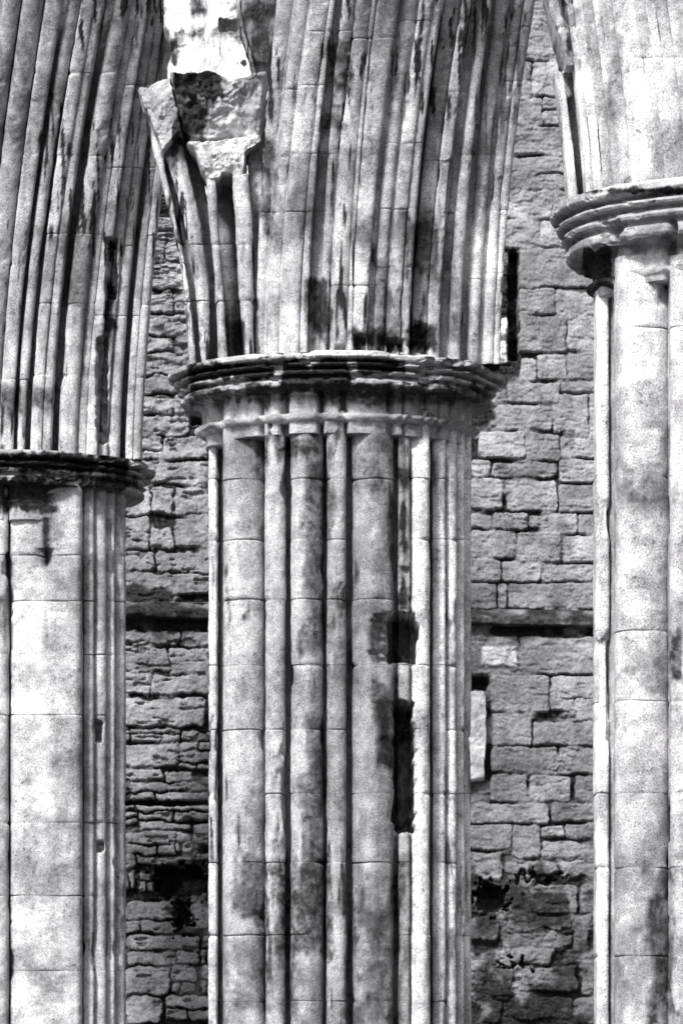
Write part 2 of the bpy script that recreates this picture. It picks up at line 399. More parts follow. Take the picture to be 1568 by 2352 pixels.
PUSH[:] = [(888, 1406, 957, 1523, .8), (858, 1412, 905, 1521, .13), (903, 1612, 948, 1912, .8), (852, 1425, 890, 1512, .05),
           (914, 1300, 936, 1392, .05), (868, 1690, 905, 1730, .02)]
STAIN_SHADE[:] = [(606, 1000, 760, 1060, .55, 40), (690, 1050, 760, 1500, .45, 40), (915, 1080, 940, 1400, .75, 20), (800, 1000, 905, 1130, .4, 50),  # also darkens the right sides of some shafts, as painted shade
            (690, 1640, 745, 1980, .45, 30), (590, 1960, 760, 2200, .5, 60), (540, 1960, 612, 2110, .45, 30), (860, 1560, 905, 1760, .6, 30),
            (850, 1400, 905, 1520, .3, 16), (900, 1960, 935, 2200, .55, 30), (800, 2060, 905, 2352, .45, 70), (512, 2150, 700, 2352, .35, 60), (915, 2150, 1000, 2352, .35, 60), (760, 1380, 800, 1560, .35, 40),
            (530, 990, 606, 1090, .35, 40), (500, 870, 905, 925, .75, 25), (600, 920, 800, 1010, .5, 30)]  # includes painted shade on the neck under the capital
LIGHT[:] = [(940, 1000, 1085, 2360, .3, 40), (940, 1010, 1085, 1500, .4, 30), (478, 1010, 500, 1480, .3, 20), (870, 1527, 990, 1606, .35, 14), (905, 1914, 985, 1980, .35, 14), (935, 2000, 1085, 2300, .2, 40), (512, 1060, 545, 1700, .2, 20)]  # pale strips paint light onto the left edge and lit shaft sides
c_shafts = [('fillet', 478, 500, .06, 1.2), ('roll', 512, 609, .05, .95), ('roll', 609, 656, .0, .95), ('keel', 666, 744, -.0, .85), ('roll', 750, 795, .0, .8), ('keel', 805, 905, -.0, .72),
            ('fillet', 914, 942, .06, .6), ('roll', 940, 987, .0, 1.25), ('fillet', 992, 1024, .08, 1.15), ('roll', 1016, 1048, .06, 1.15), ('roll', 1040, 1066, .09, 1.2), ('fillet', 1060, 1082, .16, 1.25)]
c_joints = [1098, 1238, 1375, 1527, 1675, 1822, 1981, 2148, 2300]
pc = pier('c', 'middle clustered pier with a deep black broken slot between its shafts', c_shafts, c_joints, 866, 958, 0)

PUSH[:] = [(214, 1658, 234, 1702, .18), (218, 1936, 238, 1960, .18), (95, 1265, 110, 1306, .15)]
STAIN_SHADE[:] = [(0, 1130, 130, 1180, .7, 20), (97, 1190, 109, 1300, .75, 8), (100, 1300, 108, 1500, .3, 10), (125, 1880, 185, 2300, .15, 60), (20, 2200, 180, 2352, .2, 60), (190, 1180, 290, 1240, .3, 30)]  # painted shadow below the capital; the dark line stands for a hollow
LIGHT[:] = [(22, 1280, 110, 1900, .25, 50), (240, 1200, 290, 1900, .15, 40), (0, 1250, 185, 1640, .15, 40)]
l_shafts = [('roll', -230, -150, 0), ('roll', -150, -110, .02), ('keel', -100, -30, 0), ('roll', -26, 20, .0), ('fillet', 22, 187, .0, 1.1), ('fillet', 190, 216, -.0, 1.0), ('roll', 212, 244, .0, 1.0), ('fillet', 240, 264, .0, 1.05), ('roll', 258, 287, .0, 1.05)]
pl = pier('l', 'farther pier cut by the left edge of the photo, pale and smooth', l_shafts, [1274, 1380, 1503, 1642, 1890, 2058, 2230], 1092, 1170, 0)

PUSH[:] = []
STAIN_SHADE[:] = [(1420, 1080, 1535, 1180, .38, 50), (1440, 1500, 1535, 1600, .4, 45), (1480, 2000, 1538, 2352, .5, 60), (1400, 2100, 1500, 2352, .3, 60), (1536, 1440, 1568, 1560, .5, 30), (1430, 900, 1530, 1000, .2, 40)]
LIGHT[:] = [(1366, 600, 1402, 2352, .35, 10), (1415, 620, 1490, 1060, .3, 60), (1415, 1200, 1480, 1800, .3, 50)]  # left-facing sides made paler: light put into the colour
r_shafts = [('fillet', 1368, 1400, .05, 1.15), ('roll', 1411, 1538, .0, 1.05), ('roll', 1538, 1598, .0, 1.05), ('keel', 1606, 1700, 0), ('roll', 1706, 1760, 0), ('keel', 1770, 1880, 0), ('fillet', 1890, 1980, .0), ('roll', 1985, 2080, 0)]
pr_ = pier('r', 'nearest pier cut by the right edge of the photo under the highest capital', r_shafts, [748, 1090, 1447, 1608, 1820, 1992, 2195], 470, 600, 0)

# ------------------------------------------------------------------ capitals (parts of their piers)
ABACUS = [(-.5, 0), (.22, 0), (.26, .004), (.276, .014), (.278, .038), (.262, .050), (.20, .054), (.17, .062), (.175, .07), (.225, .074), (.24, .084), (.225, .097), (.17, .100), (.15, .108), (.155, .116), (.195, .120), (.21, .132), (.195, .146), (.15, .150), (.135, .158), (.14, .166), (.165, .172), (.182, .184), (.182, .206), (.16, .222), (.10, .226), (.05, .234), (.025, .26), (.012, .32), (.002, .40), (-.005, .53), (-.2, .54), (-.5, .54)]
def _gr(p, pxs): return [(float(wx(x, PIER[p][1] - .8) - PIER[p][0]), wd / FOC * PIER[p][1], dp) for x, wd, dp in pxs]
GR = {'c': _gr('c', [(506, 7, .12), (609, 4, .06), (661, 7, .12), (747, 5, .1), (800, 6, .12), (910, 6, .09), (940, 3, .05), (990, 3, .05), (1022, 3, .03), (1050, 3, .03)]),
      'l': _gr('l', [(-25, 6, .1), (20, 5, .1), (188, 4, .06), (214, 3, .03), (241, 3, .03)]), 'r': _gr('r', [(1406, 7, .12), (1537, 6, .12), (1601, 7, .12), (1703, 7, .12)])}
def capital(p, t, ytop, yring, seed, stain_shades, lights=(), x=0.0, ragged=1.0):  # dark patches paint shade under the mouldings and on the neck
    Y0 = PIER[p][1]; STAIN_SHADE[:] = stain_shades; LIGHT[:] = lights; PUSH[:] = []  # pale bands put the light on the abacus edges into the colour
    zt = float(wz(ytop, Y0 - 1.27))
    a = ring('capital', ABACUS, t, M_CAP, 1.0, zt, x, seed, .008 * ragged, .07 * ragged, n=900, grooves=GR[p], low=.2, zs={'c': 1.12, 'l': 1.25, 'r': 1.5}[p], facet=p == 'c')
    zr = float(wz(yring, Y0 - 1.04))
    LIGHT[:] = []
    STAIN_SHADE[:] = {'c': [], 'l': [(-60, 1130, 300, 1200, .6, 20)], 'r': [(1335, 585, 1412, 690, 1., 12)]}[p]
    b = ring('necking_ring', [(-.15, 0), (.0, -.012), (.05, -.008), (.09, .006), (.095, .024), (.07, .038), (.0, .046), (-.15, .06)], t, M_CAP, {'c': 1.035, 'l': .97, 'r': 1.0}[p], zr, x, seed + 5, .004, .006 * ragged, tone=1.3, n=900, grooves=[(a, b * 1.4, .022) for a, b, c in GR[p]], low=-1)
    b.parent = a
    return zt
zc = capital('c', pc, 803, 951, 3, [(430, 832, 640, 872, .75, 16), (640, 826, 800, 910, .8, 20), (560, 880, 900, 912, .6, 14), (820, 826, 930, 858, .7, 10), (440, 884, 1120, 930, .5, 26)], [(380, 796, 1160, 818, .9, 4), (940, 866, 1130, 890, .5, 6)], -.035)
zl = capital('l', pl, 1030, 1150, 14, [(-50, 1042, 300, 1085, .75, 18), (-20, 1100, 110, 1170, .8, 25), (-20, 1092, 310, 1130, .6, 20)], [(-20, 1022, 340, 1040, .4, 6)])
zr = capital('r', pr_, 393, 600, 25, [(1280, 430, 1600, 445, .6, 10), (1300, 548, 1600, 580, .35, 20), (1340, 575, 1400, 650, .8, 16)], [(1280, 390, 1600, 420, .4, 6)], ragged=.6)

# ------------------------------------------------------------------ arch springers
U = (.40, -.917)          # the way the arcade runs, towards the viewer's right
def arch(p, label, ribs, ybot, ytop, rad, zcap, joints, x0, x1, power=1.75):
    X0, Y0 = PIER[p]
    t = thing('moulded_arch', label, 'arch', (X0, Y0, zcap), 'arch mouldings rising from the pier capitals')
    rg = np.random.RandomState(ord(p)); goff = rg.uniform(-26, 26, 40); 
    order = np.argsort(np.argsort([r[1] for r in ribs])) // 4
    for i, (kind, a0, b0, a1, b1, rec) in enumerate(ribs):
        a0 -= 1.3; a1 -= 1.3; b0 += 1.3; b1 += 1.3
        gq = int(order[i]); jts = [j + goff[gq] * (.25 if abs(j - 485) < 5 else 1) for j in joints if (int(j) * 7 + gq * 13) % 10 > 2]
        fr = face(p, (a0 + b0) / 2, rec, aenv)
        yb = py_of(zcap - .01, fr)
        k = 1.12
        rib({'roll': 'roll', 'keel': 'roll', 'fillet': 'fillet'}[kind] + '_moulding', {'keel': 'soft'}.get(kind, kind), [(yb, a0, b0), (ytop, a0 + (a1 - a0) * k, b0 + (b1 - b0) * k)], fr, t, M_ARCH, jts, lean=lambda h: U[1] * h * h / (2 * rad), back=.36, flat=.85, blocks=gq, depth=.3, seed=ord(p) * 37 + i, power=power, amp=.002, chipmax=.011, course_tone=.2, jk=.7)
    yy = np.arange(ybot, ytop, -6.0)
    sh = lambda h: (U[0] * h * h / (2 * rad) * .98, U[1] * h * h / (2 * rad))
    xl, xr = wx(x0, Y0) - X0, wx(x1, Y0) - X0
    xx = np.linspace(xl, xr, 40)
    poly = [(X0 + x, Y0 + aenv(x) + .32) for x in xx] + [(X0 + xr, Y0 + .8), (X0 + xl, Y0 + .8)]
    body('core', poly, yy, None, t, M_ARCH, Y0 - .6, seed=ord(p) + 3, shift=sh, tone=.7)
    return t
PUSH[:] = [(812, 768, 842, 808, .14), (888, 778, 925, 808, .2), (868, 770, 884, 808, .1), (940, 740, 985, 808, .15), (770, 790, 792, 808, .08)]
STAIN_SHADE[:] = [(808, 486, 856, 560, .4, 25), (920, 485, 1010, 640, .5, 40), (895, 490, 940, 620, .35, 30), (700, 640, 760, 800, .6, 30), (805, 755, 1000, 802, .6, 26), (860, 600, 890, 790, .45, 25),
            (735, 100, 800, 300, .5, 40), (680, 380, 740, 560, .35, 40), (780, 0, 870, 140, .3, 40), (1025, 60, 1085, 300, .25, 30), (590, 300, 640, 560, .5, 30), (1024, 500, 1056, 790, .35, 20)]
LIGHT[:] = [(640, 560, 690, 790, .35, 25), (816, 300, 860, 480, .25, 25), (1070, 100, 1250, 830, .35, 40), (640, 200, 720, 470, .2, 40)]
arch('c', 'tall moulded arch springer of many rolls rising from the middle capital and leaning right',
     [('roll', 588, 612, 640, 684, .10), ('roll', 613, 642, 686, 718, .04), ('keel', 643, 687, 719, 762, -.02), ('fillet', 688, 706, 763, 772, .03),
      ('fillet', 704, 738, 771, 794, .17), ('fillet', 640, 648, 716, 724, .05), ('fillet', 606, 618, 680, 690, .12), ('fillet', 838, 860, 918, 930, .11), ('fillet', 878, 894, 960, 972, .10), ('fillet', 1028, 1036, 1108, 1114, .06), ('fillet', 1052, 1074, 1130, 1146, .12), ('fillet', 1004, 1012, 1088, 1094, .1),
      ('roll', 735, 755, 790, 822, .07), ('roll', 756, 797, 822, 860, .04), ('fillet', 798, 808, 860, 867, .0), ('keel', 809, 842, 868, 921, -.01),
      ('roll', 857, 881, 926, 963, .06), ('keel', 891, 918, 970, 1000, .0), ('fillet', 918, 940, 998, 1020, .01), ('fillet', 944, 980, 1026, 1066, .13),
      ('keel', 981, 1007, 1068, 1090, -.01), ('fillet', 1008, 1030, 1090, 1110, .09), ('roll', 1032, 1055, 1110, 1133, -.01),
      ('roll', 1070, 1099, 1142, 1174, -.02), ('fillet', 1098, 1112, 1173, 1186, .01), ('roll', 1110, 1132, 1186, 1208, -.02), ('roll', 1130, 1148, 1207, 1232, .0)],
     808, -90, 5.05, zc, [637, 485, 352, 195, 70], 606, 1120)
PUSH[:] = [(222, 775, 246, 1015, .25), (243, 545, 268, 690, .2)]
STAIN_SHADE[:] = [(0, 880, 60, 960, .5, 30), (70, 880, 130, 940, .5, 25), (135, 480, 185, 700, .4, 40), (170, 560, 215, 800, .35, 30), (240, 640, 275, 760, .6, 30), (230, 0, 300, 250, .3, 60), (0, 100, 60, 300, .35, 60)]
LIGHT[:] = [(0, 760, 120, 880, .3, 40), (130, 900, 180, 1010, .3, 25), (60, 150, 90, 500, .25, 30), (120, 150, 160, 500, .2, 30)]
arch('l', 'moulded arch springer with deep dark hollows rising from the capital at the left edge',
     [('roll', -90, -50, 10, 50, .0), ('roll', -45, -4, 55, 102, .0), ('keel', 0, 29, 109, 147, .0), ('roll', 40, 56, 160, 187, .04), ('keel', 72, 95, 191, 222, .0), ('fillet', 95, 116, 221, 242, .01),
      ('roll', 135, 176, 264, 303, .0), ('fillet', 176, 198, 302, 323, .04), ('keel', 198, 222, 322, 346, .0), ('fillet', 222, 247, 348, 366, .06), ('roll', 246, 273, 366, 386, .0), ('fillet', 288, 305, 396, 412, .0), ('roll', 305, 324, 412, 431, .0)],
     1036, -90, 6.55, zl, [885, 720, 560, 380, 190], -100, 300, 1.6)

# springer on the nearest pier: leans left
PUSH[:] = []
STAIN_SHADE[:] = [(1500, 0, 1600, 150, .25, 60), (1400, 60, 1440, 180, .3, 30), (1262, 0, 1340, 190, .35, 40), (1383, 180, 1407, 400, .3, 20)]
LIGHT[:] = [(1290, 160, 1380, 400, .4, 20), (1430, 110, 1504, 400, .4, 20)]
tr = thing('vault_springer', 'bleached springer leaning left from the nearest capital at the right edge', 'arch', (PIER['r'][0], PIER['r'][1], zr))
def spr(kind, a, b, sh=-46, rec=0.0, top=-90, tone=1.1):
    fr = PIER['r'][1] + np.interp((a + b) / 2, [1304, 1346, 1420, 1500, 1620], [-.25, -.45, -.62, -.76, -.86]) + rec; yb = py_of(zr - .01, fr); k = (yb - top) / 400.0
    rib('roll_moulding' if kind != 'fillet' else 'fillet_moulding', kind, [(yb, a, b), (top, a + sh * k, b + sh * k)], fr, tr, M_ARCH, [130] if a > 1340 else [320], flat=.55, jk=.5, chipmax=.006, streaks=.25, lean=lambda h: .05 * h * h, depth=.3, seed=int(a), power=1.3, amp=.002, tone=tone, end_rough=.05 if top > 0 else 0)
spr('fillet', 1304, 1328, -42, .0, 158)
spr('roll', 1346, 1362, -44, .0); spr('soft', 1360, 1386, -44, -.01)
spr('soft', 1383, 1412, -45, .04, tone=.8); spr('roll', 1408, 1424, -46, .0); spr('soft', 1421, 1454, -46, .04, tone=.85); spr('soft', 1449, 1507, -46, -.02, tone=1.2)
spr('soft', 1503, 1532, -47, .03, tone=.85); spr('soft', 1527, 1552, -48, .01); spr('soft', 1550, 1580, -48, .03, tone=.9); spr('soft', 1577, 1640, -48, .0); spr('soft', 1638, 1700, -48, .0)
Yr = PIER['r'][1]
chunk('broken_block', [(1232, -110), (1380, -110), (1374, 60), (1352, 110), (1338, 146), (1318, 156), (1296, 150), (1288, 132), (1274, 80), (1262, 30)], Yr - .30, .35, tr, M_FRAG, 52, .016, .85)
rib('roll_moulding', 'roll', [(150, 1300, 1322), (80, 1282, 1308), (-90, 1240, 1276)], Yr - .40, tr, M_ARCH, [60], depth=.3, seed=771, amp=.012)
rib('roll_moulding', 'roll', [(140, 1324, 1340), (80, 1312, 1330), (-90, 1278, 1300)], Yr - .42, tr, M_ARCH, [60], depth=.3, seed=772, amp=.012)
body('core', [(wx(1312, Yr) , Yr + .02), (wx(1350, Yr), Yr - .12), (wx(1450, Yr), Yr - .42), (wx(1600, Yr), Yr - .6), (wx(1900, Yr), Yr - .7), (wx(1900, Yr), Yr + .8), (wx(1350, Yr), Yr + .8)], np.arange(400, -90, -6.0), None, tr, M_ARCH, Yr - .7, seed=5, shift=lambda h: (-.085 * h, .05 * h * h), tone=.9)

# ------------------------------------------------------------------ broken vault springer on the middle pier
PUSH[:] = []; LIGHT[:] = [(366, 360, 402, 450, .4, 12), (430, 300, 600, 330, .4, 10)]  # ledge top made paler: painted light from above
STAIN_SHADE[:] = [(392, 150, 510, 225, 1., 25), (400, 220, 470, 320, .8, 30), (525, 740, 562, 820, .6, 20), (585, 700, 610, 810, .6, 20)]  # hollows between the ribs darkened too: shade put into the colour
Yc = PIER['c'][1]
tb = thing('broken_vault_springer', 'ragged stump of a vault rib leaning left above the middle capital', 'vault rib', (-.85, Yc, zc))
bl = lambda h: .04 * h * h
def brk(nm, kind, rows, rec, **k):
    fr = Yc + rec; rows = [(py_of(zc - .01, fr),) + rows[0][1:]] + rows[1:]
    rib(nm, kind, rows, fr, tb, M_ARCH, [560, 690], lean=bl, seed=int(rows[0][1]) + 900, amp=.007, **k)
brk('thin_rib', 'roll', [(815, 436, 453), (637, 420, 432), (520, 398, 408), (450, 380, 392), (345, 352, 372), (200, 318, 340)], -.45)
brk('fillet', 'fillet', [(813, 448, 468), (637, 428, 450), (520, 405, 430), (450, 388, 408), (372, 368, 384)], -.25, depth=.3, tone=.8)
brk('main_rib', 'keel', [(813, 463, 482), (637, 446, 478), (520, 426, 464), (432, 404, 446), (344, 378, 425), (200, 330, 388)], -.62)
brk('fillet', 'fillet', [(813, 478, 504), (637, 466, 496), (520, 452, 486), (432, 434, 474), (344, 418, 450), (320, 414, 444)], -.22, depth=.3, tone=.8)
brk('inner_rib', 'roll', [(811, 501, 522), (637, 492, 511), (520, 483, 500), (405, 473, 494)], -.78, end_rough=.06)
brk('hollow', 'fillet', [(811, 512, 566), (637, 502, 556), (400, 482, 546), (380, 480, 546)], -.12, depth=.3, tone=.8)
brk('outer_rib', 'roll', [(808, 561, 583), (637, 546, 580), (520, 540, 580), (400, 534, 572)], -.82, end_rough=.06)
brk('fillet', 'fillet', [(808, 583, 612), (637, 578, 608), (400, 572, 604), (340, 566, 602)], -.60, depth=.3, tone=.7)

chunk('broken_face', [(387, 172), (430, 168), (490, 163), (528, 185), (560, 176), (612, 158), (606, 240), (598, 312), (520, 316), (430, 322), (412, 300)], Yc - .52, .6, tb, M_FRAG, 3, .045, 1.0, (.25, -.3))
chunk('side_face', [(320, 207), (362, 178), (390, 170), (404, 240), (424, 322), (408, 312), (374, 350), (352, 290)], Yc - .62, .6, tb, M_FRAG, 5, .028, 1.1, (-.2, 0), res=3)
chunk('ledge_block', [(426, 326), (598, 306), (602, 322), (566, 345), (560, 410), (544, 424), (534, 400), (510, 398), (500, 412), (474, 416), (462, 390), (448, 350)], Yc - .70, .5, tb, M_FRAG, 8, .03, 1.15, (0, .1), res=3)

# hanging fragments at the top
STAIN_SHADE[:] = [(560, 0, 640, 160, .55, 40)]; LIGHT[:] = []
th = thing('hanging_masonry', 'dark block of broken masonry hanging at the top beside the middle arch', 'masonry', (-.6, Yc + .2, float(wz(150, Yc))))
chunk('dark_face', [(556, -120), (660, -120), (640, 0), (617, 154), (584, 150), (570, 103), (548, 46), (553, 0)], Yc - .1, .7, th, M_FRAG, 21, .015, .55, (.35, 0))  # low tone and dark patch paint the shadow on this face
rib('edge_moulding', 'roll', [(150, 576, 586), (100, 562, 571), (44, 543, 553), (-120, 540, 552)], Yc - .18, th, M_ARCH, [], seed=61, amp=.01)
STAIN_SHADE[:] = [(502, 42, 540, 72, .95, 10), (436, -10, 480, 36, .6, 26), (480, -10, 556, 20, .45, 22), (400, 62, 470, 92, .5, 20), (470, 48, 556, 96, .45, 22), (384, 92, 408, 150, .6, 14), (502, 92, 510, 132, .6, 8), (540, 138, 566, 150, .8, 10)]; LIGHT[:] = []
tv = thing('vault_fragment', 'bleached patch of vault rubble filling the bright gap at the top', 'masonry', (-1.0, Yc + 2, float(wz(100, Yc + 2))))
chunk('rubble_web', [(368, -140), (590, -140), (604, 150), (600, 260), (392, 260), (384, 160), (398, 108), (390, 84), (376, 60)], Yc + 2, .5, tv, M_WHITE, 33, .026, 1.08, (0, .45), res=2.5)

# ------------------------------------------------------------------ rubble wall behind
YW = 48.0
RIGHT = [(1205, 52, 1300, 135), (1195, 140, 1220, 215), (1222, 140, 1296, 218), (1190, 222, 1245, 288), (1246, 222, 1300, 248), (1246, 252, 1302, 288), (1180, 292, 1310, 352), (1170, 360, 1310, 397), (1165, 400, 1230, 432), (1232, 400, 1300, 430), (1160, 436, 1265, 500), (1268, 436, 1320, 500), (1150, 503, 1240, 568), (1242, 505, 1330, 568), (1205, -60, 1300, 48),
 (1192, 573, 1375, 660), (1192, 663, 1275, 720), (1277, 663, 1375, 722), (1192, 725, 1300, 808), (1302, 725, 1375, 805), (1195, 822, 1232, 875), (1234, 814, 1300, 870), (1302, 812, 1375, 872), (1165, 880, 1285, 925), (1287, 878, 1375, 900), (1270, 905, 1350, 990), (1140, 930, 1265, 985), (1352, 905, 1375, 1010), (1100, 990, 1205, 1050), (1208, 995, 1285, 1058), (1288, 1000, 1375, 1050), (1085, 1055, 1125, 1098), (1130, 1062, 1280, 1095), (1285, 1055, 1375, 1106), (1165, 1104, 1280, 1172), (1080, 1100, 1155, 1170), (1283, 1112, 1375, 1175),
 (1080, 1180, 1130, 1212), (1132, 1178, 1212, 1215), (1214, 1185, 1257, 1212), (1260, 1178, 1325, 1225), (1327, 1180, 1375, 1225), (1080, 1218, 1185, 1280), (1188, 1222, 1287, 1290), (1292, 1230, 1375, 1292), (1080, 1285, 1150, 1335), (1152, 1288, 1240, 1335), (1245, 1298, 1375, 1335), (1080, 1340, 1140, 1398), (1143, 1340, 1163, 1398), (1166, 1340, 1375, 1398),
 (1080, 1463, 1192, 1550), (1195, 1463, 1375, 1548), (1127, 1553, 1260, 1635), (1263, 1553, 1375, 1604), (1263, 1607, 1320, 1632), (1322, 1606, 1375, 1656), (1126, 1640, 1222, 1712), (1226, 1660, 1375, 1712), (1126, 1716, 1280, 1774), (1285, 1716, 1375, 1776),
 (1126, 1780, 1210, 1840), (1218, 1782, 1310, 1840), (1322, 1785, 1375, 1840), (1080, 1846, 1260, 1890), (1268, 1846, 1375, 1887), (1080, 1894, 1172, 1952), (1176, 1897, 1240, 1972), (1243, 1897, 1295, 1923), (1298, 1895, 1375, 1927), (1246, 1932, 1330, 1970), (1334, 1938, 1375, 1972), (1080, 1958, 1152, 2026), (1160, 1982, 1280, 2008), (1285, 1980, 1375, 2012), (1210, 2035, 1327, 2098), (1160, 2034, 1205, 2092), (1335, 2035, 1375, 2098), (1080, 2108, 1146, 2162), (1150, 2110, 1312, 2134), (1155, 2143, 1268, 2212), (1280, 2148, 1312, 2172), (1318, 2108, 1354, 2198), (1080, 2205, 1106, 2270), (1122, 2225, 1178, 2287), (1225, 2220, 1322, 2276), (1335, 2205, 1375, 2282), (1102, 2298, 1148, 2352), (1175, 2290, 1312, 2342), (1320, 2290, 1375, 2352)]
LEFT = [(345, 500, 440, 545), (340, 550, 380, 600), (384, 548, 440, 596), (335, 604, 440, 662), (335, 668, 395, 718), (398, 672, 445, 716), (330, 724, 440, 770), (330, 775, 395, 806), (330, 812, 440, 860), (325, 864, 420, 902), (325, 908, 398, 950), (400, 905, 450, 950), (325, 955, 432, 1000), (325, 1004, 370, 1034), (374, 1004, 480, 1044), (325, 1038, 480, 1052), (360, 1060, 472, 1110), (320, 1060, 355, 1110), (280, 1118, 345, 1182), (350, 1122, 400, 1180), (404, 1118, 485, 1180),
 (280, 1188, 342, 1260), (346, 1214, 400, 1260), (405, 1184, 485, 1258), (280, 1266, 352, 1312), (356, 1268, 485, 1314), (280, 1318, 485, 1362), (283, 1450, 412, 1480), (416, 1450, 485, 1480), (283, 1486, 386, 1540), (389, 1488, 485, 1548), (283, 1546, 350, 1596), (352, 1552, 485, 1596), (288, 1606, 472, 1668), (283, 1672, 300, 1702), (302, 1675, 410, 1706), (414, 1680, 485, 1722), (283, 1712, 410, 1762), (414, 1728, 485, 1764),
 (285, 1770, 370, 1792), (374, 1772, 440, 1796), (300, 1800, 472, 1838), (283, 1852, 312, 1862), (283, 1868, 314, 1878), (283, 1884, 312, 1894), (318, 1852, 485, 1884), (318, 1889, 435, 1906), (288, 1911, 405, 1963), (408, 1917, 436, 1957), (442, 1892, 490, 1938), (450, 1960, 490, 1975), (280, 1962, 308, 2042), (312, 1968, 440, 1984), (322, 2004, 352, 2050), (285, 2070, 405, 2142), (440, 2056, 490, 2132), (290, 2150, 460, 2216), (466, 2150, 490, 2216), (290, 2222, 385, 2284), (390, 2222, 450, 2282), (466, 2222, 490, 2280), (290, 2290, 370, 2352), (378, 2290, 482, 2342)]
HOLES = [(1090, 2030, 1158, 2100, .35), (350, 1988, 485, 2062, .40), (398, 2060, 434, 2138, .35), (437, 955, 462, 975, .2), (1168, 574, 1188, 826, .35), (1076, 1552, 1121, 1584, .35), (1180, 2010, 1290, 2026, .12), (1150, 2212, 1220, 2230, .15), (285, 1840, 485, 1850, .12)]
def wall():
    t = thing('rubble_wall', 'high ruined wall of coursed rubble closing the view behind the piers', 'wall', (0, YW, 0))
    cols = np.concatenate([np.arange(-260, 265, 9), np.arange(265, 505, 2.0), np.arange(505, 1070, 9), np.arange(1070, 1385, 2.0), np.arange(1385, 1900, 9)])
    ybot = HOR + (CAMZ + .2) / YW * FOC
    r0 = np.concatenate([np.arange(-260, 2370, 2.4), np.arange(2370, ybot, 20), [ybot]])
    C, R = len(cols), len(r0)
    top = np.interp(cols, [-260, 380, 440, 560, 620, 700, 1900], [330, 425, 460, 420, 200, -260, -260]) + 14 * fbm(cols / 25, 0, 0, 5, 3)
    PX = np.tile(cols, (R, 1)); f = (r0 + 260) / (ybot + 260)
    PY = np.where(r0[:, None] > 700, r0[:, None], top[None] + (700 - top[None]) * ((r0[:, None] + 260) / 960))
    wf = 1 - .4 * sstep(900, 1000, PX) * sstep(2000, 1900, PY); wxp = PX + wf * 5.5 * fbm(PX / 26, PY / 26, 0, 41, 4); wyp = PY + wf * 5.0 * fbm(PX / 26, PY / 22, 7, 43, 4)
    mort = np.clip(sstep(-.5, .45, fbm(PX / 55, PY / 40, 4, 47, 3)) + .4 * sstep(1580, 1680, PY) * sstep(520, 500, PX), 0, 1.5)      # how far the joints have lost their mortar
    # loose rubble filling
    def worley(sx, sy, seed):
        gx, gy = wxp / sx, wyp / sy; ix, iy = np.floor(gx), np.floor(gy); F1 = np.full(gx.shape, 9.); F2 = F1.copy(); ID = np.zeros(gx.shape)
        for a in (-1, 0, 1):
            for b in (-1, 0, 1):
                cx, cy = ix + a, iy + b; h1 = _hash(cx, cy, 0 * cx, seed); h2 = _hash(cx, cy, 0 * cx + 3, seed)
                d = np.hypot(gx - cx - .15 - .7 * h1, gy - cy - .15 - .7 * h2)
                new = d < F1; F2 = np.where(new, F1, np.minimum(F2, d)); ID = np.where(new, h1, ID); F1 = np.where(new, d, F1)
        return F2 - F1, ID
    e, idd = worley(70, 38, 3)
    H = -.08 + .075 * sstep(.03, .22, e); T = .8 + .4 * idd; D = .7 * sstep(.14, .0, e)
    gap = ((PX > 265) & (PX < 505)) | ((PX > 1070) & (PX < 1385))
    e2, id2 = worley(26, 15, 8)
    H = np.where(gap, -.012 - .055 * mort + .015 * sstep(.03, .3, e2), H); T = np.where(gap, .75 + .3 * id2, T); D = np.where(gap, .3 + .6 * mort, D)
    rs = np.random.RandomState(7)
    thin = []
    for k, (x0, y0, x1, y1) in enumerate(LEFT):
        if y0 > 1660 and y1 - y0 > 28 and k % 3 != 1:
            ym = y0 + (y1 - y0) * rs.uniform(.35, .65); xm = x0 + (x1 - x0) * rs.uniform(.3, .7)
            thin += [(x0, y0, x1, ym - 2), (x0, ym + 2, xm - 2, y1), (xm + 2, ym + 2, x1, y1)]
        else: thin.append((x0, y0, x1, y1))
    for lst in (thin, RIGHT):
        for (x0, y0, x1, y1) in lst:
            low = y0 > 1980 and x0 > 1000
            s = -rect_sd(wxp, wyp, x0, y0, x1, y1, min(8, .25 * min(x1 - x0, y1 - y0)))
            hh = rs.uniform(-.012, .022); dome = .003
            m = sstep(-1.2, 1.4, s)
            tiltx, tilty = rs.uniform(-.025, .025, 2)
            hs = hh + dome * sstep(0, 14, s) + tiltx * (PX - (x0 + x1) / 2) / 100 + tilty * (PY - (y0 + y1) / 2) / 100
            fl = -.012 - .055 * mort; H = np.where(s > -2.5, np.maximum(H, fl + (hs - fl) * m), H)
            tn = rs.uniform(.74, 1.2) * (.8 if low else 1)
            T = np.where(s > 0, tn, T); D = np.where(s > -2.5, D * (1 - sstep(-2.5, 2, s)), D)
    H = H + .007 * fbm(PX / 18, PY / 14, 0, 51, 4) + .003 * fbm(PX / 34, PY / 6, 3, 55, 3) + .006 * fbm(PX / 5, PY / 4, 2, 52, 2)
    cr = sstep(.52, .72, fbm(PX / 36, PY / 11, 8, 58, 5)) * (.35 + .65 * sstep(505, 495, PX)); H = H - .035 * cr; D = np.maximum(D, .45 * cr)
    rough = sstep(1060, 1010, PY) * sstep(505, 495, PX)
    H = H + rough * .03 * fbm(PX / 26, PY / 14, 5, 57, 4)
    hj = fbm(PX / 12, PY / 12, 1, 63, 3); hk = fbm(PX / 12, PY / 12, 5, 64, 3)
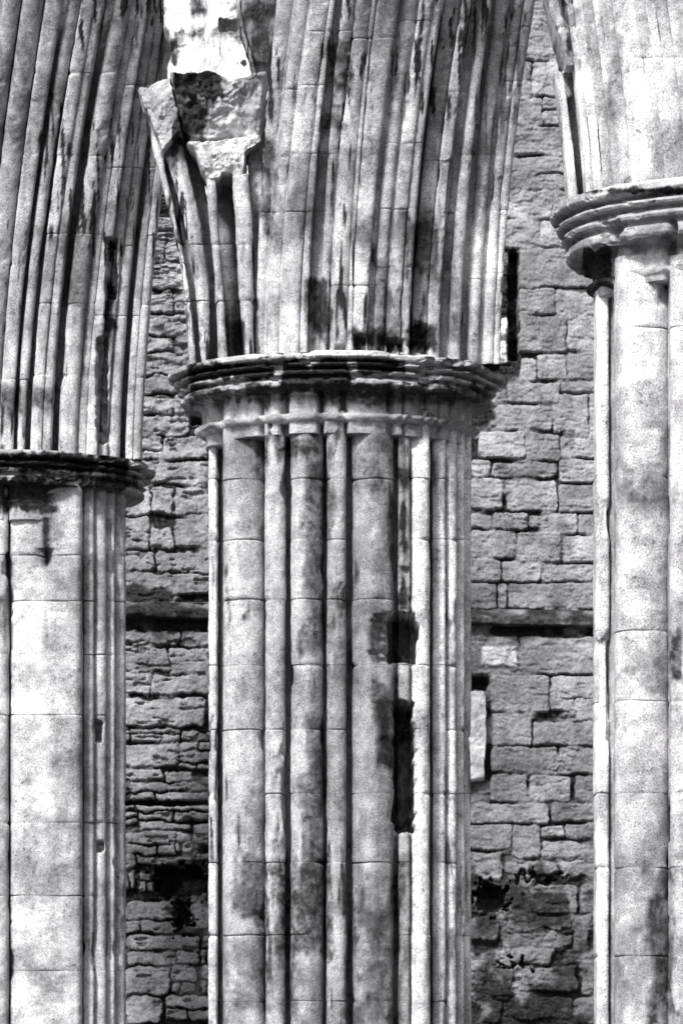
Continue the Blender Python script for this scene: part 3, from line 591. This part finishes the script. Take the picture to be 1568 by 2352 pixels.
    for (x0, y0, x1, y1, d) in HOLES:
        m = sstep(3, -3, rect_sd(PX + (18 if y0 > 1950 and x1 - x0 > 30 else min(9, .13 * min(x1 - x0, y1 - y0))) * hj, PY + (18 if y0 > 1950 and x1 - x0 > 30 else min(8, .13 * min(x1 - x0, y1 - y0))) * hk, x0, y0, x1, y1, .3 * min(x1 - x0, y1 - y0))); H = H - d * m; D = np.maximum(D, .6 * m)
    ja = fbm(PX / 40, PY / 40, 3, 61, 4)
    for (x0, y0, x1, y1, a, s) in [(280, 1350, 400, 1445, .8, 30), (1085, 1395, 1375, 1445, .5, 20), (1080, 2005, 1330, 2125, .75, 50), (1080, 2255, 1340, 2380, .85, 60), (1080, 2120, 1180, 2290, .65, 50), (1240, 2180, 1340, 2300, .7, 40), (1290, 2090, 1340, 2200, .5, 30), (300, 1960, 490, 2080, .5, 40), (400, 1215, 480, 1300, .25, 40), (1130, 1060, 1280, 1095, .35, 15), (283, 1700, 485, 1960, .25, 60)]:
        D = np.maximum(D, a * sstep(s * .6, -s * .6, rect_sd(PX, PY, x0, y0, x1, y1, 4) + ja * s * .9))
    bri = sstep(4, -4, rect_sd(wxp, wyp, 1106, 1486, 1186, 1530, 5)) + sstep(4, -4, rect_sd(wxp, wyp, 1120, 730, 1166, 832, 5))
    T = T * (1 + 1.7 * bri); D = D * (1 - np.clip(bri, 0, 1)); H = H + .03 * bri
    X, Z = wx(PX, YW), wz(PY, YW); Yv = YW - H
    V = np.stack([X, Yv - YW, Z], -1).reshape(-1, 3)
    i = (np.arange(R - 1)[:, None] * C + np.arange(C - 1)[None]).ravel()
    q = [np.stack([i, i + C, i + 1 + C, i + 1], -1)]
    border = np.concatenate([np.arange(C), np.arange(1, R) * C + C - 1, (R - 1) * C + np.arange(C - 2, -1, -1), np.arange(R - 2, 0, -1) * C])
    B = V[border].copy(); B[:, 1] = 1.0; n0 = len(V); nb = len(border)
    V = np.concatenate([V, B]); k = np.arange(nb); k2 = (k + 1) % nb
    q.append(np.stack([border[k], border[k2], n0 + k2, n0 + k], -1))
    cidx = len(V); V = np.concatenate([V, [[.5, 1.0, 4.0]]])
    tri = np.stack([n0 + k, n0 + k2, np.full(nb, cidx)], -1)
    ext = len(V) - R * C
    mesh('masonry', V, np.concatenate(q), tri, M_WALL, t, np.concatenate([T.ravel(), np.ones(ext)]), np.concatenate([D.ravel(), np.zeros(ext)]))
    # string course with its own shadow, and the pale jamb stub
    xs = np.arange(-250, 1890, 4.0); X = wx(xs, YW - .1); base = wz(1422 + .021 * (xs - 380), YW)
    prof = np.array([(.02, .17), (-.05, .15), (-.12, .09), (-.15, .07), (-.15, .01), (-.12, 0), (.02, -.002)])
    seg = np.linspace(0, len(prof) - 1, 30); py_ = np.interp(seg, np.arange(len(prof)), prof[:, 0]); pz = np.interp(seg, np.arange(len(prof)), prof[:, 1])
    Rn, N = len(xs), 30
    Xg = np.repeat(X[:, None], N, 1); Zg = base[:, None] + pz[None]; Yg = np.tile(py_, (Rn, 1))
    fr = (Yg < 0)
    nz = fbm(Xg * 7, Zg * 14, 0, 71, 4)
    Yg = Yg + fr * (.022 * nz + np.maximum(0, fbm(Xg * 2.2, Zg * 3, 5, 72, 3) - .3) * .09); Zg = Zg + .008 * fbm(Xg * 6, Yg, 9, 73, 3)
    V = np.stack([Xg, Yg, Zg], -1).reshape(-1, 3); V = np.concatenate([V, [V[:N].mean(0), V[-N:].mean(0)]])
    qq, tt = tube_faces(Rn, N)
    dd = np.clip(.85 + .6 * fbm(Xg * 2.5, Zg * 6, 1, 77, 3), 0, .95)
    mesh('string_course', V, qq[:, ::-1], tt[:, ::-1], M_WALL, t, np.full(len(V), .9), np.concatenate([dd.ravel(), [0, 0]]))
    STAIN_SHADE[:] = []; LIGHT[:] = []; PUSH[:] = []
    o = chunk('jamb_stone', [(1050, 1586), (1112, 1586), (1117, 1600), (1117, 1690), (1112, 1790), (1050, 1800)], YW - .14, .3, t, M_WHITE, 44, .014, 1.15, res=3)
wall()
